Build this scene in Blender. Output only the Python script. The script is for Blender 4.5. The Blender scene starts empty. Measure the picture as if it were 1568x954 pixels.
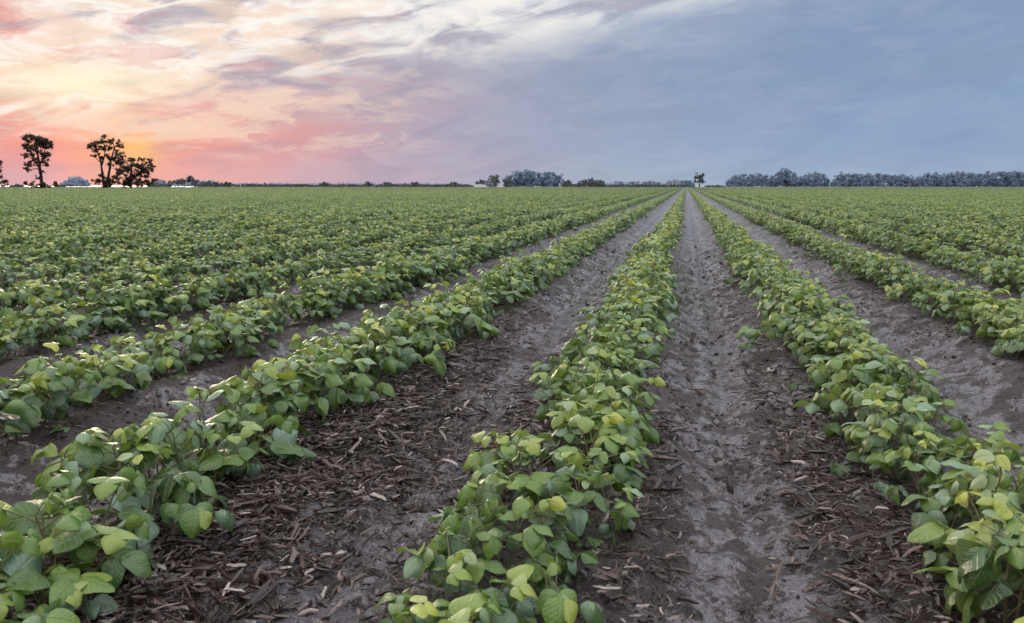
import bpy, math, random, bmesh
import numpy as np
from mathutils import Vector
rng=np.random.default_rng(7); random.seed(7)
scene=bpy.context.scene
F=1220.0; PITCH=math.atan((477-284.5)/F); YAW=math.atan((1051-784)*math.cos(PITCH)/F)
CAMZ=0.925; SP=1.0; XA=-0.30
def az_px(x): return math.atan((x-784)*math.cos(PITCH)/F)-YAW
def s2l(c):
    r=[]
    for v in c:
        v=v/255.0
        r.append(v/12.92 if v<=0.04045 else ((v+0.055)/1.055)**2.4)
    return (r[0],r[1],r[2],1.0)
# ---------------------------------------------------------------- camera
cam=bpy.data.cameras.new("camera"); camo=bpy.data.objects.new("camera",cam); scene.collection.objects.link(camo)
camo.location=(0,0,CAMZ); camo.rotation_euler=(math.pi/2-PITCH,0,YAW)
cam.sensor_width=36; cam.lens=F/1568*36; cam.clip_end=9000; cam.clip_start=0.05
cam.dof.use_dof=True; cam.dof.focus_distance=4.0; cam.dof.aperture_fstop=9
scene.camera=camo
scene.view_settings.view_transform='Standard'; scene.view_settings.look='None'; scene.view_settings.exposure=0
# ---------------------------------------------------------------- helpers
class NB:
    def __init__(s,nt): s.nt=nt
    def new(s,t,**k):
        n=s.nt.nodes.new(t)
        for a,b in k.items(): setattr(n,a,b)
        return n
    def put(s,sock,v):
        if v is None: return
        if isinstance(v,bpy.types.NodeSocket): s.nt.links.new(v,sock)
        else: sock.default_value=v
    def M(s,op,a,b=None,c=None,clamp=False):
        n=s.new('ShaderNodeMath',operation=op); n.use_clamp=clamp
        s.put(n.inputs[0],a); s.put(n.inputs[1],b)
        if c is not None: s.put(n.inputs[2],c)
        return n.outputs[0]
    def mix(s,f,a,b,bt='MIX'):
        n=s.new('ShaderNodeMix',data_type='RGBA',blend_type=bt)
        s.put(n.inputs[0],f); s.put(n.inputs[6],a); s.put(n.inputs[7],b)
        return n.outputs[2]
    def smooth(s,v,a,b):
        n=s.new('ShaderNodeMapRange',interpolation_type='SMOOTHSTEP')
        s.put(n.inputs[0],v); n.inputs[1].default_value=a; n.inputs[2].default_value=b
        return n.outputs[0]
    def lin(s,v,a,b):
        n=s.new('ShaderNodeMapRange'); s.put(n.inputs[0],v); n.inputs[1].default_value=a; n.inputs[2].default_value=b
        return n.outputs[0]
    def noise(s,vec,scale,detail=4,rough=0.55,dist=0.0):
        n=s.new('ShaderNodeTexNoise'); s.put(n.inputs['Vector'],vec)
        n.inputs['Scale'].default_value=scale; n.inputs['Detail'].default_value=detail
        n.inputs['Roughness'].default_value=rough; n.inputs['Distortion'].default_value=dist
        return n
    def comb(s,x,y,z):
        n=s.new('ShaderNodeCombineXYZ'); s.put(n.inputs[0],x); s.put(n.inputs[1],y); s.put(n.inputs[2],z); return n.outputs[0]
    def ramp(s,f,stops,interp='LINEAR'):
        n=s.new('ShaderNodeValToRGB'); s.put(n.inputs[0],f); cr=n.color_ramp; cr.interpolation=interp
        cr.elements[0].position=stops[0][0]; cr.elements[0].color=stops[0][1]
        cr.elements[1].position=stops[-1][0]; cr.elements[1].color=stops[-1][1]
        for p,c in stops[1:-1]:
            e=cr.elements.new(p); e.color=c
        return n.outputs[0]
def newmat(name):
    m=bpy.data.materials.new(name); m.use_nodes=True; nt=m.node_tree; nt.nodes.clear()
    nb=NB(nt); out=nb.new('ShaderNodeOutputMaterial'); return m,nb,out
# ---------------------------------------------------------------- world / sky
SUN_AZ=az_px(205); SUN_EL=math.radians(6)
w=bpy.data.worlds.new("World"); scene.world=w; w.use_nodes=True
nt=w.node_tree; nt.nodes.clear(); nb=NB(nt)
out=nb.new('ShaderNodeOutputWorld')
tc=nb.new('ShaderNodeTexCoord'); sep=nb.new('ShaderNodeSeparateXYZ'); nt.links.new(tc.outputs['Generated'],sep.inputs[0])
X,Y,Z=sep.outputs
az=nb.M('MULTIPLY',nb.M('ARCTAN2',X,Y),57.29578)
el=nb.M('MULTIPLY',nb.M('ARCSINE',Z),57.29578)
vec=nb.comb(X,Y,nb.M('MULTIPLY',Z,3.2))
n1=nb.noise(vec,5.0,4,0.6); s1=nb.new('ShaderNodeSeparateColor'); nt.links.new(n1.outputs['Color'],s1.inputs[0])
n2=nb.noise(vec,17.0,4,0.6,0.6); s2=nb.new('ShaderNodeSeparateColor'); nt.links.new(n2.outputs['Color'],s2.inputs[0])
lowf=nb.lin(el,0.0,6.0)
u=nb.M('ADD',az,nb.M('MULTIPLY',nb.M('SUBTRACT',s1.outputs[0],0.5),10.0))
u=nb.M('ADD',u,nb.M('MULTIPLY',nb.M('SUBTRACT',s2.outputs[0],0.5),4.0))
dv=nb.M('ADD',nb.M('MULTIPLY',nb.M('SUBTRACT',s1.outputs[1],0.5),5.0),nb.M('MULTIPLY',nb.M('SUBTRACT',s2.outputs[1],0.5),3.0))
v=nb.M('ADD',el,nb.M('MULTIPLY',nb.M('ADD',dv,0.7),lowf))
fac=nb.M('DIVIDE',nb.M('ADD',u,50.0),75.0,clamp=True)
xs=[0,100,200,300,450,600,784,1000,1250,1568]
rows=[(0.0,[(236,174,180),(240,170,168),(246,168,150),(230,172,172),(208,171,182),(190,171,186),(174,177,194),(165,181,198),(158,177,200),(152,172,198)]),
(3.0,[(242,156,150),(247,162,146),(250,178,138),(236,160,152),(212,162,170),(187,166,183),(163,168,192),(152,168,196),(147,168,200),(142,165,197)]),
(6.0,[(252,196,168),(255,224,192),(253,214,186),(240,192,178),(212,176,178),(188,171,184),(166,170,192),(150,166,194),(141,163,196),(139,164,197)]),
(8.7,[(244,156,136),(250,198,174),(251,232,222),(236,218,212),(204,190,194),(184,177,189),(166,172,192),(144,161,190),(134,156,188),(140,163,194)]),
(11.0,[(238,156,142),(246,210,196),(253,247,242),(251,245,240),(238,233,231),(228,227,227),(207,209,214),(168,180,202),(136,157,190),(134,156,190)]),
(13.5,[(224,174,166),(238,214,206),(253,249,244),(247,243,240),(238,236,235),(241,241,241),(235,236,239),(219,222,227),(152,169,197),(136,158,189)])]
cur=None
for i,(e,cols) in enumerate(rows):
    st=[((math.degrees(az_px(x))+50)/75,s2l(c)) for x,c in zip(xs,cols)]
    r=nb.ramp(fac,st)
    cur=r if cur is None else nb.mix(nb.lin(v,rows[i-1][0],e),cur,r)
ra=math.radians(13)
wu=nb.M('ADD',nb.M('MULTIPLY',az,0.055*math.cos(ra)),nb.M('MULTIPLY',el,0.055*math.sin(ra)))
wv=nb.M('SUBTRACT',nb.M('MULTIPLY',el,0.26*math.cos(ra)),nb.M('MULTIPLY',az,0.26*math.sin(ra)*0.9))
wvec=nb.comb(nb.M('MULTIPLY',wu,1.25),wv,nb.M('MULTIPLY',s1.outputs[2],0.6))
nw=nb.noise(wvec,2.2,6,0.54,0.7).outputs[0]
nw2=nb.noise(nb.comb(nb.M('MULTIPLY',az,0.10),nb.M('MULTIPLY',el,0.38),s2.outputs[2]),1.8,5,0.56,0.6).outputs[0]
bnd=nb.M('ADD',nb.M('MULTIPLY',nb.M('ADD',az,33.0),0.20),5.8)
mask=nb.smooth(nb.M('SUBTRACT',el,bnd),-1.5,1.5)
left=nb.smooth(az,-12.0,-30.0)
leftlow=nb.M('MULTIPLY',left,nb.smooth(el,1.0,4.0))
allm=nb.M('MAXIMUM',mask,leftlow)
behind=nb.smooth(nb.M('ABSOLUTE',az),75.0,55.0)
allm=nb.M('MULTIPLY',allm,behind)
cream=s2l((255,250,242))
def gauss(a0,e0,sa,se):
    a=nb.M('DIVIDE',nb.M('SUBTRACT',az,a0),sa); b=nb.M('DIVIDE',nb.M('SUBTRACT',el,e0),se)
    return nb.M('EXPONENT',nb.M('MULTIPLY',nb.M('ADD',nb.M('MULTIPLY',a,a),nb.M('MULTIPLY',b,b)),-1.0))
cur=nb.mix(nb.M('MULTIPLY',nb.M('MULTIPLY',nb.smooth(nw,0.45,0.62),0.85),nb.M('MULTIPLY',mask,behind)),cur,cream)
g3=gauss(math.degrees(az_px(270)),10.4,8.0,3.0)
cur=nb.mix(nb.M('MULTIPLY',g3,nb.smooth(nw2,0.30,0.58),clamp=True),cur,cream)
cur=nb.mix(nb.M('MULTIPLY',nb.M('MULTIPLY',nb.smooth(nw,0.50,0.36),0.72),nb.M('MULTIPLY',allm,nb.smooth(el,4.5,7.5))),cur,s2l((172,160,176)))
cur=nb.mix(nb.M('MULTIPLY',nb.M('MULTIPLY',nb.smooth(nw2,0.48,0.62),0.75),nb.M('MULTIPLY',leftlow,behind)),cur,s2l((255,220,192)))
cur=nb.mix(nb.M('MULTIPLY',nb.M('MULTIPLY',nb.smooth(nw2,0.48,0.36),0.35),nb.M('MULTIPLY',leftlow,behind)),cur,s2l((226,146,144)))
cur=nb.mix(nb.M('MULTIPLY',nb.smooth(nw2,0.45,0.70),0.16),cur,s2l((188,195,214)))
cur=nb.mix(nb.M('MULTIPLY',nb.smooth(nw,0.54,0.38),0.18),cur,s2l((118,136,168)))
g1=gauss(math.degrees(az_px(216)),2.2,1.2,0.8)
cur=nb.mix(nb.M('MULTIPLY',g1,nb.M('ADD',nb.M('MULTIPLY',nw2,0.9),0.20),clamp=True),cur,s2l((255,202,112)))
g2=gauss(math.degrees(az_px(140)),6.3,4.6,1.1)
cur=nb.mix(nb.M('MULTIPLY',g2,nb.M('ADD',nb.M('MULTIPLY',nw,1.1),0.25),clamp=True),cur,s2l((255,246,214)))
up=nb.smooth(v,15.0,32.0)
hn=nb.noise(vec,2.5,2,0.6).outputs[0]
high=nb.mix(nb.smooth(hn,0.35,0.65),(1.15,1.23,1.40,1),(2.0,1.93,1.85,1))  # unseen upper sky, brightness raised to light the field
cur=nb.mix(up,cur,high)
cloudbg=nb.new('ShaderNodeBackground'); nt.links.new(cur,cloudbg.inputs[0]); cloudbg.inputs[1].default_value=1.0
sky=nb.new('ShaderNodeTexSky',sky_type='NISHITA'); sky.sun_disc=False; sky.sun_elevation=SUN_EL; sky.sun_rotation=SUN_AZ%(2*math.pi)
nbg=nb.new('ShaderNodeBackground'); nt.links.new(sky.outputs[0],nbg.inputs[0]); nbg.inputs[1].default_value=0.06
ms=nb.new('ShaderNodeMixShader'); ms.inputs[0].default_value=0.985
nt.links.new(nbg.outputs[0],ms.inputs[1]); nt.links.new(cloudbg.outputs[0],ms.inputs[2]); nt.links.new(ms.outputs[0],out.inputs[0])
sl=bpy.data.lights.new("sun",'SUN'); so=bpy.data.objects.new("sun",sl); scene.collection.objects.link(so)
sl.energy=1.5; sl.angle=math.radians(14); sl.color=(1,0.80,0.62)
S=Vector((math.sin(SUN_AZ)*math.cos(SUN_EL),math.cos(SUN_AZ)*math.cos(SUN_EL),math.sin(SUN_EL)))
so.rotation_euler=S.to_track_quat('Z','Y').to_euler()
# ---------------------------------------------------------------- numpy noise
def hsh(xi,yi,seed):
    n=(xi.astype(np.int64)*374761393+yi.astype(np.int64)*668265263+seed*974711)&0xffffffff
    n=((n^(n>>13))*1274126177)&0xffffffff
    n=((n^(n>>15))*2246822519)&0xffffffff
    return ((n^(n>>16))&0xffffff)/float(0xffffff)
def vn(x,y,seed=0):
    xi=np.floor(x); yi=np.floor(y); fx=x-xi; fy=y-yi
    fx=fx*fx*(3-2*fx); fy=fy*fy*(3-2*fy)
    a=hsh(xi,yi,seed); b=hsh(xi+1,yi,seed); c=hsh(xi,yi+1,seed); d=hsh(xi+1,yi+1,seed)
    return (a*(1-fx)+b*fx)*(1-fy)+(c*(1-fx)+d*fx)*fy
def fbm(x,y,seed,o=3):
    t=0; a=1; s=0
    for i in range(o):
        t=t+a*vn(x*2**i,y*2**i,seed+i*17); s+=a; a*=0.5
    return t/s
def ground_h(x,y):
    xw=x+0.05*(fbm(x*1.1,y*0.9,61,2)-0.5)
    ph=(xw-XA)/SP; d=np.abs(ph-np.round(ph))*2      # 0 row, 1 furrow centre
    t=np.clip((d-0.30)/0.55,0,1); prof=0.085*(1-t*t*(3-2*t))
    prof=prof-0.034*np.exp(-((d-1)/0.10)**2)
    nearf=np.clip((30-y)/22,0,1)*np.clip((12-np.abs(x+1))/6,0,1)
    r=0.045*(fbm(x*3.0,y*1.8,3,3)-0.5)
    rough=0.35+0.9*np.clip(fbm(x*1.7,y*1.1,40,2)*2.2-0.7,0,1)
    cl=fbm(x*13,y*11,11,3); r=r+0.066*(np.clip(cl,0.44,1)-0.5)*rough
    rid=1-np.abs(2*fbm(x*4+y*1.5,y*9-x*2,21,3)-1); r=r+0.038*(rid-0.6)*np.clip(1.7-np.abs(d-0.70)*3.0,0.2,1)
    lug=np.maximum(0,np.sin((y+0.5*np.abs(d-1)*SP+0.05*vn(x*2,y*2,91))*2*np.pi/0.155))**2
    r=r-0.024*lug*np.exp(-((d-0.74)/0.14)**2)*np.clip(vn(np.floor(ph)*3.7,y*0.5,8)*2-0.2,0,1)
    pit=fbm(x*24,y*22,55,2); r=r-0.024*np.clip(0.45-pit,0,1)*4*rough*0.5
    r=r+0.009*(vn(x*42,y*40,31)-0.5)
    side=np.clip((34-np.abs(x+5))/6,0,1)
    return (prof*side+0.045*(1-side))+r*nearf
# ---------------------------------------------------------------- ground mesh
def axis(segs):
    a=[]
    for s,e,st in segs: a.append(np.arange(s,e,st))
    return np.concatenate(a)
xl=np.concatenate([-np.geomspace(40,4000,26)[::-1],axis([(-39,-7,0.08),(-7,4.5,0.016),(4.5,30,0.08)]),np.geomspace(30,4000,26)])
yn=np.arange(0.9,8.0,0.015); yy=[8.0]; st=0.016
while yy[-1]<4500:
    st*=1.018 if yy[-1]<60 else 1.15; yy.append(yy[-1]+st)
yl=np.concatenate([np.array([-300,-60,-20,-8,-3,-1,0,0.3,0.6]),yn,np.array(yy)])
GX,GY=np.meshgrid(xl,yl); GZ=ground_h(GX,GY)
def grid_mesh(name,GX,GY,GZ):
    me=bpy.data.meshes.new(name); ny,nx=GX.shape
    me.vertices.add(nx*ny); me.vertices.foreach_set('co',np.stack([GX,GY,GZ],-1).astype(np.float32).ravel())
    idx=np.arange(nx*ny).reshape(ny,nx)
    q=np.stack([idx[:-1,:-1],idx[:-1,1:],idx[1:,1:],idx[1:,:-1]],-1).reshape(-1,4)
    me.loops.add(q.size); me.loops.foreach_set('vertex_index',q.ravel().astype(np.int32))
    me.polygons.add(len(q)); me.polygons.foreach_set('loop_start',(np.arange(len(q))*4).astype(np.int32))
    me.polygons.foreach_set('use_smooth',np.ones(len(q),bool)); me.update(calc_edges=True); return me
gm=grid_mesh("field_ground",GX,GY,GZ); go=bpy.data.objects.new("field_ground",gm); scene.collection.objects.link(go)
m,nb,out=newmat("soil")
geo=nb.new('ShaderNodeNewGeometry'); sp=nb.new('ShaderNodeSeparateXYZ'); nb.nt.links.new(geo.outputs['Position'],sp.inputs[0])
P=geo.outputs['Position']
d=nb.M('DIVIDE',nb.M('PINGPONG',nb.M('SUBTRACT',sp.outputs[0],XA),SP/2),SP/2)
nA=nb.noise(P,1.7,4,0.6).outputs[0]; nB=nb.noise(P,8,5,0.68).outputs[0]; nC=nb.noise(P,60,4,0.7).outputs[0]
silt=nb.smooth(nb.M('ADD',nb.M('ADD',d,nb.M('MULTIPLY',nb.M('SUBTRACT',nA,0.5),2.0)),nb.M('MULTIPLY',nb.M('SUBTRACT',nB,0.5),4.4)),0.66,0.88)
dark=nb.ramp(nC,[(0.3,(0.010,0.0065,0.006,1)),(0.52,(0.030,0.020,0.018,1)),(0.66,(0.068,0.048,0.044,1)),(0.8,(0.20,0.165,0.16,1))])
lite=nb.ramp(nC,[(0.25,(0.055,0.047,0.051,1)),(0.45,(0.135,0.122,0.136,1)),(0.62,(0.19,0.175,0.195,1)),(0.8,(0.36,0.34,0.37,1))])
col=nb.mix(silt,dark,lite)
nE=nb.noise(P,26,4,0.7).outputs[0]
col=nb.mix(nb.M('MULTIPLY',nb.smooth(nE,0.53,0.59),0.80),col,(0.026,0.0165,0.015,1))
row_shade=nb.smooth(d,0.45,0.15)
col=nb.mix(nb.M('MULTIPLY',row_shade,0.6),col,(0.018,0.011,0.010,1))  # canopy shade put into the soil colour along the crop rows
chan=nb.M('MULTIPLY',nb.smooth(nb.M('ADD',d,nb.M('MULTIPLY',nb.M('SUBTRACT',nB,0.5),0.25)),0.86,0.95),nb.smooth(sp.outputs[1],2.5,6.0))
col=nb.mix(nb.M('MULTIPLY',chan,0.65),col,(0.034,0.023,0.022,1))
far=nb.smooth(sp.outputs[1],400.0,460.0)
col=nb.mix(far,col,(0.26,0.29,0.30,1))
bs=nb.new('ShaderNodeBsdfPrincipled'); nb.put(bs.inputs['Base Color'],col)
nb.put(bs.inputs['Roughness'],nb.ramp(silt,[(0,(0.50,)*3+(1,)),(1,(0.22,)*3+(1,))]))
bs.inputs['Specular IOR Level'].default_value=0.6
bp=nb.new('ShaderNodeBump'); bp.inputs['Strength'].default_value=1.0; bp.inputs['Distance'].default_value=0.018
nb.put(bp.inputs['Height'],nb.M('ADD',nb.M('MULTIPLY',nC,0.6),nb.M('ADD',nb.M('MULTIPLY',nE,1.2),nb.M('MULTIPLY',nB,1.0))))
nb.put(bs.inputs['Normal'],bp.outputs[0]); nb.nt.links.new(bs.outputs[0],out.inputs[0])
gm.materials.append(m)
# ---------------------------------------------------------------- leaves
def leaf_mat(name,near):
    m_leaf,nb,out=newmat(name)
    at=nb.new('ShaderNodeAttribute',attribute_name='lc'); sc=nb.new('ShaderNodeSeparateColor'); nb.nt.links.new(at.outputs['Color'],sc.inputs[0])
    R,A,Sx=sc.outputs; T=at.outputs['Alpha']
    oi=nb.new('ShaderNodeObjectInfo'); geo=nb.new('ShaderNodeNewGeometry')
    k=nb.M('ADD',nb.M('MULTIPLY',R,0.55),nb.M('MULTIPLY',A,0.46))  # leaf age, plus shade put into the colour of the lower leaves
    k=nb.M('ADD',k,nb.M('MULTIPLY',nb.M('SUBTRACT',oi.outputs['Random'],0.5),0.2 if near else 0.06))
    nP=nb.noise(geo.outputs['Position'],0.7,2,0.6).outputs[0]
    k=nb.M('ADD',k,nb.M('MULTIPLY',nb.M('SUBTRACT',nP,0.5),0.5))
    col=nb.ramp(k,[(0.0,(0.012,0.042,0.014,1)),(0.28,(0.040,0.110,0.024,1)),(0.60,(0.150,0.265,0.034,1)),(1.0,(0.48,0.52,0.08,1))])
    sheen=nb.smooth(nb.M('FRACT',nb.M('MULTIPLY',R,7.31)),0.70,0.90)
    col=nb.mix(nb.M('MULTIPLY',sheen,0.50),col,(0.28,0.42,0.36,1))  # bluish sky sheen painted into the colour of some leaves
    if near:
        sabs=nb.M('ABSOLUTE',nb.M('SUBTRACT',nb.M('MULTIPLY',Sx,2.0),1.0))
        vein=nb.M('SINE',nb.M('MULTIPLY',nb.M('SUBTRACT',T,nb.M('MULTIPLY',sabs,0.30)),44.0))
        vl=nb.M('MAXIMUM',nb.M('MULTIPLY',nb.smooth(vein,0.5,1.0),0.4),nb.smooth(sabs,0.09,0.02))
        col=nb.mix(nb.M('MULTIPLY',vl,0.30),col,(0.40,0.45,0.20,1))
        nS=nb.noise(geo.outputs['Position'],70,2,0.6).outputs[0]
        col=nb.mix(nb.M('MULTIPLY',nb.smooth(nS,0.5,0.75),0.20),col,(0.38,0.39,0.12,1))
        n4=nb.noise(geo.outputs['Position'],14,2,0.6).outputs[0]
        col=nb.mix(nb.M('MULTIPLY',nb.smooth(n4,0.5,0.7),0.20),col,(0.16,0.27,0.18,1))
    else:
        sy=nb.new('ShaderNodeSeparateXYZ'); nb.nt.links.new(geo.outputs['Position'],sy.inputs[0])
        col=nb.mix(nb.M('MULTIPLY',nb.smooth(sy.outputs[1],15.0,250.0),0.55),col,(0.095,0.125,0.095,1))  # distance haze mixed into the leaf colour along world Y
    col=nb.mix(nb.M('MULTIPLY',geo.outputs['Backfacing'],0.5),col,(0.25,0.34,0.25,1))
    bs=nb.new('ShaderNodeBsdfPrincipled'); nb.put(bs.inputs['Base Color'],col); bs.inputs['Roughness'].default_value=0.36
    bs.inputs['Specular IOR Level'].default_value=0.85
    if near:
        bp=nb.new('ShaderNodeBump'); bp.inputs['Strength'].default_value=0.6; bp.inputs['Distance'].default_value=0.004
        nb.put(bp.inputs['Height'],nb.M('ADD',nb.M('MULTIPLY',vl,-1.0),nS)); nb.put(bs.inputs['Normal'],bp.outputs[0])
    tr=nb.new('ShaderNodeBsdfTranslucent'); nb.put(tr.inputs[0],nb.mix(1.0,col,(1.45,1.4,0.5,1),'MULTIPLY'))
    mx=nb.new('ShaderNodeMixShader'); mx.inputs[0].default_value=0.22
    nb.nt.links.new(bs.outputs[0],mx.inputs[1]); nb.nt.links.new(tr.outputs[0],mx.inputs[2]); nb.nt.links.new(mx.outputs[0],out.inputs[0])
    return m_leaf
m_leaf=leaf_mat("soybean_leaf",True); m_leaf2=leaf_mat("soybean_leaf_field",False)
m_stem,nb,out=newmat("soybean_stem")
bs=nb.new('ShaderNodeBsdfPrincipled'); oi=nb.new('ShaderNodeObjectInfo')
nb.put(bs.inputs['Base Color'],nb.ramp(oi.outputs['Random'],[(0,(0.10,0.12,0.045,1)),(1,(0.17,0.13,0.07,1))])); bs.inputs['Roughness'].default_value=0.6
nb.nt.links.new(bs.outputs[0],out.inputs[0])
class Geo:
    def __init__(s): s.v=[]; s.f=[]; s.c=[]; s.mi=[]; s.n=0
    def add(s,v,f,c,mi):
        s.v.append(v); s.f.append(np.asarray(f)+s.n); s.c.append(c); s.mi.append(np.full(len(f),mi,np.int32)); s.n+=len(v)
    def mesh(s,name,mats,smooth=True):
        v=np.concatenate(s.v).astype(np.float32); f=np.concatenate(s.f).astype(np.int32); c=np.concatenate(s.c).astype(np.float32); mi=np.concatenate(s.mi)
        me=bpy.data.meshes.new(name); me.vertices.add(len(v)); me.vertices.foreach_set('co',v.ravel())
        me.loops.add(f.size); me.loops.foreach_set('vertex_index',f.ravel())
        me.polygons.add(len(f)); me.polygons.foreach_set('loop_start',(np.arange(len(f))*4).astype(np.int32))
        me.polygons.foreach_set('material_index',mi); me.polygons.foreach_set('use_smooth',np.full(len(f),smooth))
        me.update(calc_edges=True)
        a=me.attributes.new('lc','FLOAT_COLOR','POINT'); a.data.foreach_set('color',c.ravel())
        for mt in mats: me.materials.append(mt)
        return me
def nrm(a): return a/(np.linalg.norm(a,axis=-1,keepdims=True)+1e-9)
def add_leaves(G,base,d,n,L,W,droop,fold,rnd,age_shade,nu=8,nv=4):
    N=len(base); d=nrm(d); n=nrm(n-(n*d).sum(-1,keepdims=True)*d); b=np.cross(n,d)
    t=np.linspace(0,1,nu+1)
    if nu>3: t=0.35*t+0.65*(1-np.cos(np.pi*t))/2
    s=np.linspace(-1,1,nv+1)
    Tt,Ss=np.meshgrid(t,s,indexing='ij')
    w=np.sin(np.pi*Tt**0.74)**0.60*(1-0.30*Tt**2.5); w[-1,:]=0; w[0,:]=0.04
    T_=Tt[None]; S_=Ss[None]; dr=droop[:,None,None]
    px=L[:,None,None]*np.sin(dr*T_)/dr; pz=-L[:,None,None]*(1-np.cos(dr*T_))/dr
    hw=W[:,None,None]*0.5*w[None]
    ph=rnd[:,None,None]*6.28
    h=hw*(fold[:,None,None]*np.abs(S_)-0.45*S_**2)+0.065*L[:,None,None]*np.sin(T_*7+S_*2.3+ph)*np.abs(S_)*w[None]
    dx=np.cos(dr*T_); dz=-np.sin(dr*T_)
    along=px-h*dz; up=pz+h*dx
    v=base[:,None,None,:]+d[:,None,None,:]*along[...,None]+n[:,None,None,:]*up[...,None]+b[:,None,None,:]*(hw*S_)[...,None]
    idx=np.arange((nu+1)*(nv+1)).reshape(nu+1,nv+1)
    q=np.stack([idx[:-1,:-1],idx[1:,:-1],idx[1:,1:],idx[:-1,1:]],-1).reshape(-1,4)
    q=(q[None]+(np.arange(N)*(nu+1)*(nv+1))[:,None,None]).reshape(-1,4)
    c=np.stack([np.broadcast_to(rnd[:,None,None],v.shape[:3]),np.broadcast_to(age_shade[:,None,None],v.shape[:3]),np.broadcast_to(S_*0.5+0.5,v.shape[:3]),np.broadcast_to(T_,v.shape[:3])],-1)
    G.add(v.reshape(-1,3),q,c.reshape(-1,4),0)
def add_tube(G,pts,rad,ns=5,mi=1,c=(0.5,0.5,0.5,0.5)):
    pts=np.array(pts,float); K=len(pts)
    tan=np.gradient(pts,axis=0); tan=nrm(tan)
    ref=np.array([0.3,0.9,0.2]) ; a=nrm(np.cross(tan,ref)); b=np.cross(tan,a)
    an=np.arange(ns)/ns*2*np.pi
    v=pts[:,None]+np.array(rad)[:,None,None]*(a[:,None]*np.cos(an)[None,:,None]+b[:,None]*np.sin(an)[None,:,None])
    idx=np.arange(K*ns).reshape(K,ns); nx_=np.roll(idx,-1,1)
    q=np.stack([idx[:-1],nx_[:-1],nx_[1:],idx[1:]],-1).reshape(-1,4)
    G.add(v.reshape(-1,3),q,np.tile(np.array(c,float),(K*ns,1)),mi)
def plant(G,ox,oy,oz,rg,hi=True,scale=1.0):
    H=rg.uniform(0.14,0.215)*scale; lean=rg.normal(0,0.18,2)
    top=np.array([ox+lean[0]*H,oy+lean[1]*H,oz+H])
    b0=np.array([ox,oy,oz-0.02])
    if hi: add_tube(G,[b0,(b0+top)/2+[rg.normal(0,.006),rg.normal(0,.006),0],top],[0.0035,0.003,0.0015])
    nl=rg.integers(8,11) if hi else rg.integers(7,9); phi=rg.uniform(0,6.28)
    B=[];D=[];Nn=[];Ls=[];Ws=[];Dr=[];Fo=[];Rn=[];AgSh=[]
    for i in range(nl):
        fr=i/(nl-1); hgt=0.20+0.80*fr**0.8
        p=b0+(top-b0)*hgt
        phi+=math.pi+rg.normal(0,0.8)
        el_=math.radians(rg.uniform(0,42)+fr*30)
        pl=(rg.uniform(0.07,0.150)*(1-0.55*fr)+0.01)*scale
        dirh=np.array([math.cos(phi),math.sin(phi),0])
        dv=dirh*math.cos(el_)+np.array([0,0,math.sin(el_)])
        e=p+dv*pl
        if hi: add_tube(G,[p,p+dv*pl*0.5+[0,0,0.004],e],[0.0016,0.0013,0.001],4)
        sz=(rg.uniform(0.048,0.086)*(1-0.40*fr**2))*scale
        tilt=rg.uniform(-1.2,-0.05)+0.40*fr
        r0=rg.uniform(0,1)
        for kk,da in enumerate((0,1.3,-1.3)):
            a=phi+da+rg.normal(0,0.2)
            dd=np.array([math.cos(a),math.sin(a),tilt+rg.normal(0,0.3)])
            nn=np.array([0,0,1.0])+rg.normal(0,0.45,3)
            B.append(e+(dirh*0.010 if kk==0 else 0)); D.append(dd); Nn.append(nn)
            l=sz*(1.08 if kk==0 else 0.95)*rg.uniform(0.9,1.1); Ls.append(l); Ws.append(l*rg.uniform(0.70,0.86))
            Dr.append(rg.uniform(0.3,1.5)); Fo.append(rg.uniform(-0.25,0.6)); Rn.append(np.clip(r0*0.6+rg.uniform(0,0.4),0,1)); AgSh.append(fr**1.3)
    a=[np.array(z) for z in (B,D,Nn,Ls,Ws,Dr,Fo,Rn,AgSh)]
    add_leaves(G,*a,nu=8 if hi else 2,nv=4 if hi else 2)
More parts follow.
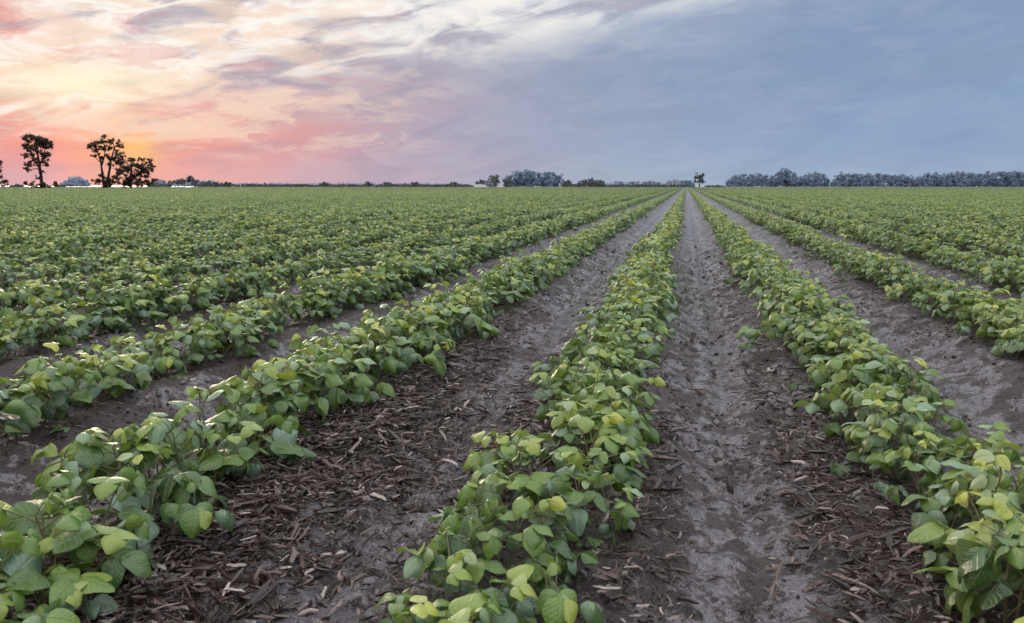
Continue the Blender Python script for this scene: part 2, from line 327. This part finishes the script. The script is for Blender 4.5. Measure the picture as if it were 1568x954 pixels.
def gn_scatter(objname,pts,rot,scl,idx,coll):
    me=bpy.data.meshes.new(objname); me.vertices.add(len(pts)); me.vertices.foreach_set('co',np.asarray(pts,np.float32).ravel())
    for nm,arr in (('irot',rot),('iscl',scl)):
        a=me.attributes.new(nm,'FLOAT_VECTOR','POINT'); a.data.foreach_set('vector',np.asarray(arr,np.float32).ravel())
    a=me.attributes.new('iidx','INT','POINT'); a.data.foreach_set('value',np.asarray(idx,np.int32))
    o=bpy.data.objects.new(objname,me); scene.collection.objects.link(o)
    ng=bpy.data.node_groups.new(objname+"_scatter",'GeometryNodeTree')
    ng.interface.new_socket('Geometry',in_out='INPUT',socket_type='NodeSocketGeometry'); ng.interface.new_socket('Geometry',in_out='OUTPUT',socket_type='NodeSocketGeometry')
    N=ng.nodes; Lk=ng.links; gi=N.new('NodeGroupInput'); go_=N.new('NodeGroupOutput')
    ci=N.new('GeometryNodeCollectionInfo'); ci.inputs['Collection'].default_value=coll; ci.inputs['Separate Children'].default_value=True; ci.inputs['Reset Children'].default_value=True
    ip=N.new('GeometryNodeInstanceOnPoints'); ip.inputs['Pick Instance'].default_value=True
    def na(n,t):
        x=N.new('GeometryNodeInputNamedAttribute'); x.data_type=t; x.inputs['Name'].default_value=n
        return [q for q in x.outputs if q.enabled and q.name=='Attribute'][0]
    e2r=N.new('FunctionNodeEulerToRotation')
    Lk.new(na('irot','FLOAT_VECTOR'),e2r.inputs[0]); Lk.new(e2r.outputs[0],ip.inputs['Rotation'])
    Lk.new(na('iscl','FLOAT_VECTOR'),ip.inputs['Scale']); Lk.new(na('iidx','INT'),ip.inputs['Instance Index'])
    Lk.new(gi.outputs[0],ip.inputs['Points']); Lk.new(ci.outputs[0],ip.inputs['Instance']); Lk.new(ip.outputs[0],go_.inputs[0])
    md=o.modifiers.new("scatter",'NODES'); md.node_group=ng
    return o
YN=22.0
cp=bpy.data.collections.new("soybean_plants")
NV=24
for i in range(NV):
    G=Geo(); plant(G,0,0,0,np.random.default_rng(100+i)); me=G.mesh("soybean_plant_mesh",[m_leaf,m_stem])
    cp.objects.link(bpy.data.objects.new("soybean_plant_%02d"%i,me))
pts=[];rot=[];scl=[]
for kx in range(-32,20):
    xr=XA+kx*SP; y=0.35
    while y<YN:
        nearr=(y<8 and abs(xr)<5)
        if -1.08*y-3.5<xr<0.5*y+3.5:
            wob=0.06*(float(vn(np.array(y*0.6+kx*31.7),np.array(kx*3.3),5))-0.5)
            sden=0.82+0.34*float(vn(np.array(y*1.3+kx*11.3),np.array(kx*7.7),9))
            x=xr+wob+rng.normal(0,0.064 if nearr else 0.050)
            if rng.random()>0.03:
                off=abs(x-xr-wob)/0.15
                pts.append((x,y)); rot.append((rng.normal(0,0.10),rng.normal(0,0.10)+0.30*np.clip((x-xr-wob)/0.15,-1,1),rng.uniform(-0.6,0.6)))
                s=sden*rng.uniform(0.84,1.12); scl.append((s*1.03,s*1.03,s*rng.uniform(0.88,1.06)*(1-0.18*min(off,1))))
        y+=rng.uniform(0.030,0.060) if nearr else rng.uniform(0.042,0.078)
pts=np.array(pts); pz=ground_h(pts[:,0],pts[:,1])
gn_scatter("soybean_row_plants",np.column_stack([pts,pz]),rot,scl,rng.integers(0,NV,len(pts)),cp)
ct=bpy.data.collections.new("soybean_row_tiles"); NT=5; NR=8; TL=8.0
for i in range(NT):
    G=Geo(); rg=np.random.default_rng(500+i)
    for r in range(NR):
        xr=(r-(NR-1)/2)*SP; y=-TL/2
        while y<TL/2:
            plant(G,xr+rg.normal(0,0.040),y,0.075,rg,hi=False,scale=(0.82+0.34*float(vn(np.array(y*1.3),np.array(r*5.3+i),9)))*rg.uniform(0.85,1.10)*0.98)
            y+=rg.uniform(0.06,0.105)
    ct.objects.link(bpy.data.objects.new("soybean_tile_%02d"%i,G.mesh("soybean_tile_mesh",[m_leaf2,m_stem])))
pts=[];rot=[];scl=[]
TW=NR*SP
for j in range(0,51):
    yc=YN+TL/2+j*TL
    for i in range(-90,60):
        xc=XA+(NR-1)/2*SP+i*TW
        if -1.08*yc-14<xc<0.5*yc+14:
            pts.append((xc,yc,0)); rot.append((0,0,math.pi*rng.integers(0,2))); scl.append((1,1,rng.uniform(0.93,1.05)))
gn_scatter("soybean_field_rows",pts,rot,scl,rng.integers(0,NT,len(pts)),ct)
# ---------------------------------------------------------------- residue
m_ch,nb,out=newmat("crop_residue")
oi=nb.new('ShaderNodeObjectInfo'); geo=nb.new('ShaderNodeNewGeometry')
nn=nb.noise(geo.outputs['Position'],120,3,0.6).outputs[0]
c=nb.ramp(oi.outputs['Random'],[(0,(0.012,0.007,0.006,1)),(0.5,(0.042,0.023,0.019,1)),(0.8,(0.10,0.062,0.053,1)),(0.93,(0.24,0.18,0.16,1)),(1,(0.46,0.40,0.37,1))])
c=nb.mix(nb.M('MULTIPLY',nb.smooth(nn,0.5,0.7),0.35),c,(0.15,0.115,0.105,1))
bs=nb.new('ShaderNodeBsdfPrincipled'); nb.put(bs.inputs['Base Color'],c); bs.inputs['Roughness'].default_value=0.33
bp=nb.new('ShaderNodeBump'); bp.inputs['Distance'].default_value=0.003; nb.put(bp.inputs['Height'],nn); nb.put(bs.inputs['Normal'],bp.outputs[0])
nb.nt.links.new(bs.outputs[0],out.inputs[0])
cc=bpy.data.collections.new("residue_chips"); NC=12
for i in range(NC):
    rg=np.random.default_rng(900+i); G=Geo(); K=6
    xs_=np.linspace(-0.5,0.5,K); bend=rg.uniform(-0.12,0.12)
    wd=rg.uniform(0.12,0.26) if i<8 else rg.uniform(0.05,0.09)
    th=wd*rg.uniform(0.35,0.7)
    secs=[]
    for kx,x in enumerate(xs_):
        e=0.25+0.75*min(1,1.6*math.sin(math.pi*(kx+0.35)/(K-0.3))); e*=rg.uniform(0.75,1.15)
        cy=bend*(1-4*x*x)+rg.normal(0,0.012); cz=rg.normal(0,0.015)+0.02
        secs.append([(x+rg.normal(0,.02),cy-wd/2*e,cz),(x,cy-wd*0.2*e,cz+th*e),(x,cy+wd/2*e*rg.uniform(.7,1.1),cz+th*0.3*e),(x+rg.normal(0,.02),cy+wd*.1*e,cz-th*.5*e)])
    v=np.array(secs).reshape(-1,3); idx=np.arange(K*4).reshape(K,4); nx_=np.roll(idx,-1,1)
    q=np.stack([idx[:-1],nx_[:-1],nx_[1:],idx[1:]],-1).reshape(-1,4); q=np.concatenate([q,[[3,2,1,0]],[[K*4-4,K*4-3,K*4-2,K*4-1]]])
    G.add(v,q,np.zeros((K*4,4)),0); cc.objects.link(bpy.data.objects.new("chip_%02d"%i,G.mesh("chip_mesh",[m_ch],smooth=False)))
N0=200000
cx=rng.uniform(-7.5,4.5,N0); cy=1.0+12*rng.random(N0)**1.4
mats_=[(-1.10,1.9,0.14,0.80,9000),(-0.98,2.4,0.14,0.6,3000),(-0.55,2.9,0.08,0.8,2000),(0.48,1.7,0.08,0.6,1800),(-0.06,1.9,0.07,0.9,900),(0.36,2.9,0.07,1.0,900),(-1.05,4.0,0.09,0.9,1400)]
ex=[];ey=[]
for a,b,sa,sb,k in mats_:
    ex.append(rng.normal(a,sa,k)); ey.append(np.abs(rng.normal(b,sb,k)-0.9)+0.9)
ex=np.concatenate(ex); ey=np.concatenate(ey)
ph=(cx-XA)/SP; dd=np.abs(ph-np.round(ph))*2
pn=fbm(cx*1.6,cy*1.0,77,3); pf=fbm(cx*7,cy*6,79,2)
p=np.clip(1.25-np.abs(dd-0.42)*2.2,0.06,1)*np.clip((pn-0.40)*5,0.06,1)*np.clip((pf-0.3)*3,0.15,1)
p=np.clip(p*0.34,0,1)*np.clip(1.15-cy/14,0,1)
kp=rng.random(N0)<p; cx=np.concatenate([cx[kp],ex]); cy=np.concatenate([cy[kp],ey])
n=len(cx)
ish=np.concatenate([np.zeros(int(kp.sum())),np.ones(len(ex))])
ln=np.exp(rng.normal(math.log(0.021),0.5,n)+0.38*ish).clip(0.007,0.10)
wf=(ln/0.03)**-0.4
scl=np.column_stack([ln,ln*wf*rng.uniform(.8,1.4,n),ln*wf*rng.uniform(.8,1.4,n)])
rot=np.column_stack([rng.normal(0,0.35,n),rng.normal(0,0.25,n),rng.uniform(0,6.28,n)])
gn_scatter("crop_residue",np.column_stack([cx,cy,ground_h(cx,cy)+0.002+ish*rng.uniform(0,0.022,n)]),rot,scl,rng.integers(0,NC,n),cc)
# clods
m_cl,nb,out=newmat("soil_clod")
oi=nb.new('ShaderNodeObjectInfo'); bs=nb.new('ShaderNodeBsdfPrincipled'); bs.inputs['Roughness'].default_value=0.55
nb.put(bs.inputs['Base Color'],nb.ramp(oi.outputs['Random'],[(0,(0.016,0.010,0.009,1)),(0.6,(0.050,0.035,0.033,1)),(1,(0.20,0.18,0.185,1))])); nb.nt.links.new(bs.outputs[0],out.inputs[0])
cl=bpy.data.collections.new("clods")
for i in range(6):
    bm=bmesh.new(); bmesh.ops.create_icosphere(bm,subdivisions=2,radius=1.0); rr=random.Random(i)
    for v_ in bm.verts: v_.co*=1+rr.uniform(-0.28,0.2)
    me=bpy.data.meshes.new("clod_mesh"); bm.to_mesh(me); bm.free(); me.materials.append(m_cl); cl.objects.link(bpy.data.objects.new("clod_%d"%i,me))
N0=120000
cx=rng.uniform(-7.5,4.5,N0); cy=1.0+12*rng.random(N0)**1.4
ph=(cx-XA)/SP; dd=np.abs(ph-np.round(ph))*2
p=np.clip(1.3-dd*0.8,0.3,1)*np.clip((fbm(cx*2.1,cy*1.6,177,3)-0.36)*4,0.08,1)
kp=rng.random(N0)<p*0.8; cx=cx[kp]; cy=cy[kp]; n=len(cx)
s=np.exp(rng.normal(math.log(0.006),0.5,n)).clip(0.002,0.022)
gn_scatter("soil_clods",np.column_stack([cx,cy,ground_h(cx,cy)]),rng.uniform(0,6.28,(n,3)),np.column_stack([s,s*rng.uniform(.7,1.3,n),s*rng.uniform(.5,.9,n)]),rng.integers(0,6,n),cl)
# ---------------------------------------------------------------- trees
def foliage_mat(name,c0,c1):
    m,nb,out=newmat(name); at=nb.new('ShaderNodeAttribute',attribute_name='lc'); sc=nb.new('ShaderNodeSeparateColor'); nb.nt.links.new(at.outputs['Color'],sc.inputs[0])
    bs=nb.new('ShaderNodeBsdfPrincipled'); nb.put(bs.inputs['Base Color'],nb.ramp(sc.outputs[0],[(0,c0+(1,)),(1,c1+(1,))])); bs.inputs['Roughness'].default_value=0.8
    bs.inputs['Specular IOR Level'].default_value=0.1
    tr=nb.new('ShaderNodeBsdfTranslucent'); tr.inputs[0].default_value=c1+(1,)
    mx=nb.new('ShaderNodeMixShader'); mx.inputs[0].default_value=0.3
    nb.nt.links.new(bs.outputs[0],mx.inputs[1]); nb.nt.links.new(tr.outputs[0],mx.inputs[2])
    nb.nt.links.new(mx.outputs[0],out.inputs[0]); return m
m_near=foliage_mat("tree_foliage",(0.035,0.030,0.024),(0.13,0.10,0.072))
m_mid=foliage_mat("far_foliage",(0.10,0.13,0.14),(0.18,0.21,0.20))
m_haze=foliage_mat("hazy_foliage",(0.22,0.29,0.39),(0.26,0.34,0.44))  # distance haze put into the base colour, stronger in the next material
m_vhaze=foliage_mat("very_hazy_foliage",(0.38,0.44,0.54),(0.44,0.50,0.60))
m_bark=foliage_mat("bark",(0.04,0.03,0.026),(0.07,0.055,0.045))
def cards(G,cen,size,rg,tone,mi=0):
    n=len(cen); a=nrm(rg.normal(size=(n,3))); b=nrm(np.cross(a,rg.normal(size=(n,3))))
    s=(size*rg.uniform(0.5,1.3,n))[:,None]
    v=np.stack([cen-a*s,cen-b*s*0.6,cen+a*s,cen+b*s*0.6],1).reshape(-1,3)
    c=np.zeros((n*4,4)); c[:,0]=np.repeat(np.clip(tone+rg.uniform(-.25,.25,n),0,1),4)
    G.add(v,np.arange(n*4).reshape(-1,4),c,mi)
def clump(G,c,r,rg,size,dens=1.0,flat=0.75):
    ns=int(rg.integers(7,11))
    for _ in range(ns):
        o=rg.normal(0,0.48,3)*r; o[2]*=flat
        n=int(max(8,dens*(r/size)**2*1.1)); q=np.array(c)+o+rg.normal(0,0.20,(n,3))*r*np.array([1,1,0.7])
        cards(G,q,size,rg,rg.uniform(0.1,0.9))
def px_tree(name,px,D,clumps,trunks,mat,size,seed,dens=1.0,sc_=1.0):
    rg=np.random.default_rng(seed); k=D/F*sc_; a=az_px(px); G=Geo()
    for pts_,r0,r1 in trunks:
        P_=[np.array([x*k,rg.normal(0,0.15)*k*4*(i>0),z*k]) for i,(x,z) in enumerate(pts_)]
        add_tube(G,P_,np.linspace(r0*k,r1*k,len(P_)),6,1)
    for (x,z,r) in clumps:
        c=np.array([x*k,rg.normal(0,5)*k,z*k]); clump(G,c,r*k,rg,size,dens)
        best=min((p for t in trunks for p in t[0]),key=lambda p:(p[0]-x)**2+(p[1]-z)**2+(50 if p[1]>z else 0)) if trunks else None
        if best is not None:
            s_=np.array([best[0]*k,0,best[1]*k]); mid_=(s_+c)/2+rg.normal(0,0.8,3)*k
            add_tube(G,[s_,mid_,c],[0.9*k,0.6*k,0.25*k],5,1)
    me=G.mesh(name+"_mesh",[mat,m_bark],smooth=False); o=bpy.data.objects.new(name,me); scene.collection.objects.link(o)
    o.location=(D*math.sin(a),D*math.cos(a),0); o.rotation_euler=(0,0,-a)
    return o
D1=270
px_tree("cottonwood_tree",63,D1,[(-14,72,7),(-7,75,8),(3,73,8),(11,70,8),(-12,62,8),(0,63,10),(12,60,9),(17,66,5),(-8,53,8),(6,52,9),(13,50,6),(-16,48,5),(-14,34,6),(-5,42,6),(6,42,7),(-16,28,5),(-10,38,5),(8,36,5),(2,26,4),(-3,16,4),(-20,8,5),(-10,6,5),(8,5,5),(18,5,5),(0,6,5)],
 [([(1,0),(1,20),(0,38),(-1,55),(0,68)],2.6,0.9),([(0,30),(-7,44),(-10,62)],1.4,0.5),([(0,34),(7,48),(10,62)],1.4,0.5)],m_near,0.36,1,1.0,0.88)
px_tree("cottonwood_tree",164,D1,[(-18,64,6),(-10,69,8),(0,71,8),(12,72,7),(22,67,7),(-12,58,6),(-3,60,7),(8,61,7),(17,56,7),(24,50,5),(4,48,5),(-5,47,4),(14,45,8),(24,41,7),(-14,50,4),(6,36,6),(-8,20,6),(-14,10,7),(2,12,8)],
 [([(-4,0),(-5,20),(-6,40),(-10,60)],2.4,0.8),([(-2,0),(4,24),(8,44),(14,62)],2.4,0.8),([(-5,36),(0,50),(2,64)],1.3,0.5)],m_near,0.36,2,0.95,0.88)
px_tree("oak_tree",200,D1,[(-26,10,6),(-18,16,7),(-10,24,8),(0,28,9),(10,32,9),(20,34,7),(27,40,5),(30,32,5),(24,24,8),(12,20,9),(0,14,9),(-10,8,8),(10,8,9),(22,10,8),(30,12,5),(-30,6,5),(-14,36,5),(4,40,6),(16,42,5)],
 [([(0,0),(1,14),(3,30)],2.4,0.9),([(0,8),(-10,24)],1.3,0.6),([(0,8),(16,28)],1.3,0.6)],m_near,0.36,3,1.1,0.95)
px_tree("oak_tree",-14,D1,[(0,30,9),(8,24,8),(-10,26,9),(12,34,4),(3,10,9),(14,9,5)],[([(0,0),(0,14),(1,28)],2.2,0.8)],m_near,0.36,4)
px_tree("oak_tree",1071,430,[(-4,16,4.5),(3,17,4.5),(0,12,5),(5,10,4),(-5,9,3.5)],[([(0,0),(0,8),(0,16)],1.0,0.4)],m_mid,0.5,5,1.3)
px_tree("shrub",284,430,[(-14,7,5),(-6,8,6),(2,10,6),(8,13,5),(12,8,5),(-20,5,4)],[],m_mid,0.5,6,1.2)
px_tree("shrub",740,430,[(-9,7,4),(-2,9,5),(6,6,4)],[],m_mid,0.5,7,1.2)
def treeline(name,segs,D,mat,size,seed,dens=0.8):
    rg=np.random.default_rng(seed); G=Geo(); k=D/F
    for x0,x1,h0,h1,hr in segs:
        x=x0
        while x<=x1:
            f=(x-x0)/max(1,(x1-x0)); edge=min(1,0.5+1.2*min(f,1-f)*(x1-x0)/30) if x1-x0>12 else 1
            H=(h0+(h1-h0)*f)*edge*rg.uniform(1-hr,1+hr*0.6)
            Dd=D*rg.uniform(0.97,1.05); big=H>7
            for zz,rf in (((0.15,0.26),(0.45,0.26),(0.74,0.22)) if big else ((0.5,0.4),)):
                a=az_px(x+rg.uniform(-1.5,1.5))
                c=np.array([Dd*math.sin(a),Dd*math.cos(a),H*zz*k]); clump(G,c,H*rf*k*rg.uniform(0.8,1.2),rg,size,dens*(1.6 if zz<0.6 else 1.1))
            x+=max(1.5,H*0.22)*rg.uniform(0.6,1.3)
    o=bpy.data.objects.new(name,G.mesh(name+"_mesh",[mat],smooth=False)); scene.collection.objects.link(o)
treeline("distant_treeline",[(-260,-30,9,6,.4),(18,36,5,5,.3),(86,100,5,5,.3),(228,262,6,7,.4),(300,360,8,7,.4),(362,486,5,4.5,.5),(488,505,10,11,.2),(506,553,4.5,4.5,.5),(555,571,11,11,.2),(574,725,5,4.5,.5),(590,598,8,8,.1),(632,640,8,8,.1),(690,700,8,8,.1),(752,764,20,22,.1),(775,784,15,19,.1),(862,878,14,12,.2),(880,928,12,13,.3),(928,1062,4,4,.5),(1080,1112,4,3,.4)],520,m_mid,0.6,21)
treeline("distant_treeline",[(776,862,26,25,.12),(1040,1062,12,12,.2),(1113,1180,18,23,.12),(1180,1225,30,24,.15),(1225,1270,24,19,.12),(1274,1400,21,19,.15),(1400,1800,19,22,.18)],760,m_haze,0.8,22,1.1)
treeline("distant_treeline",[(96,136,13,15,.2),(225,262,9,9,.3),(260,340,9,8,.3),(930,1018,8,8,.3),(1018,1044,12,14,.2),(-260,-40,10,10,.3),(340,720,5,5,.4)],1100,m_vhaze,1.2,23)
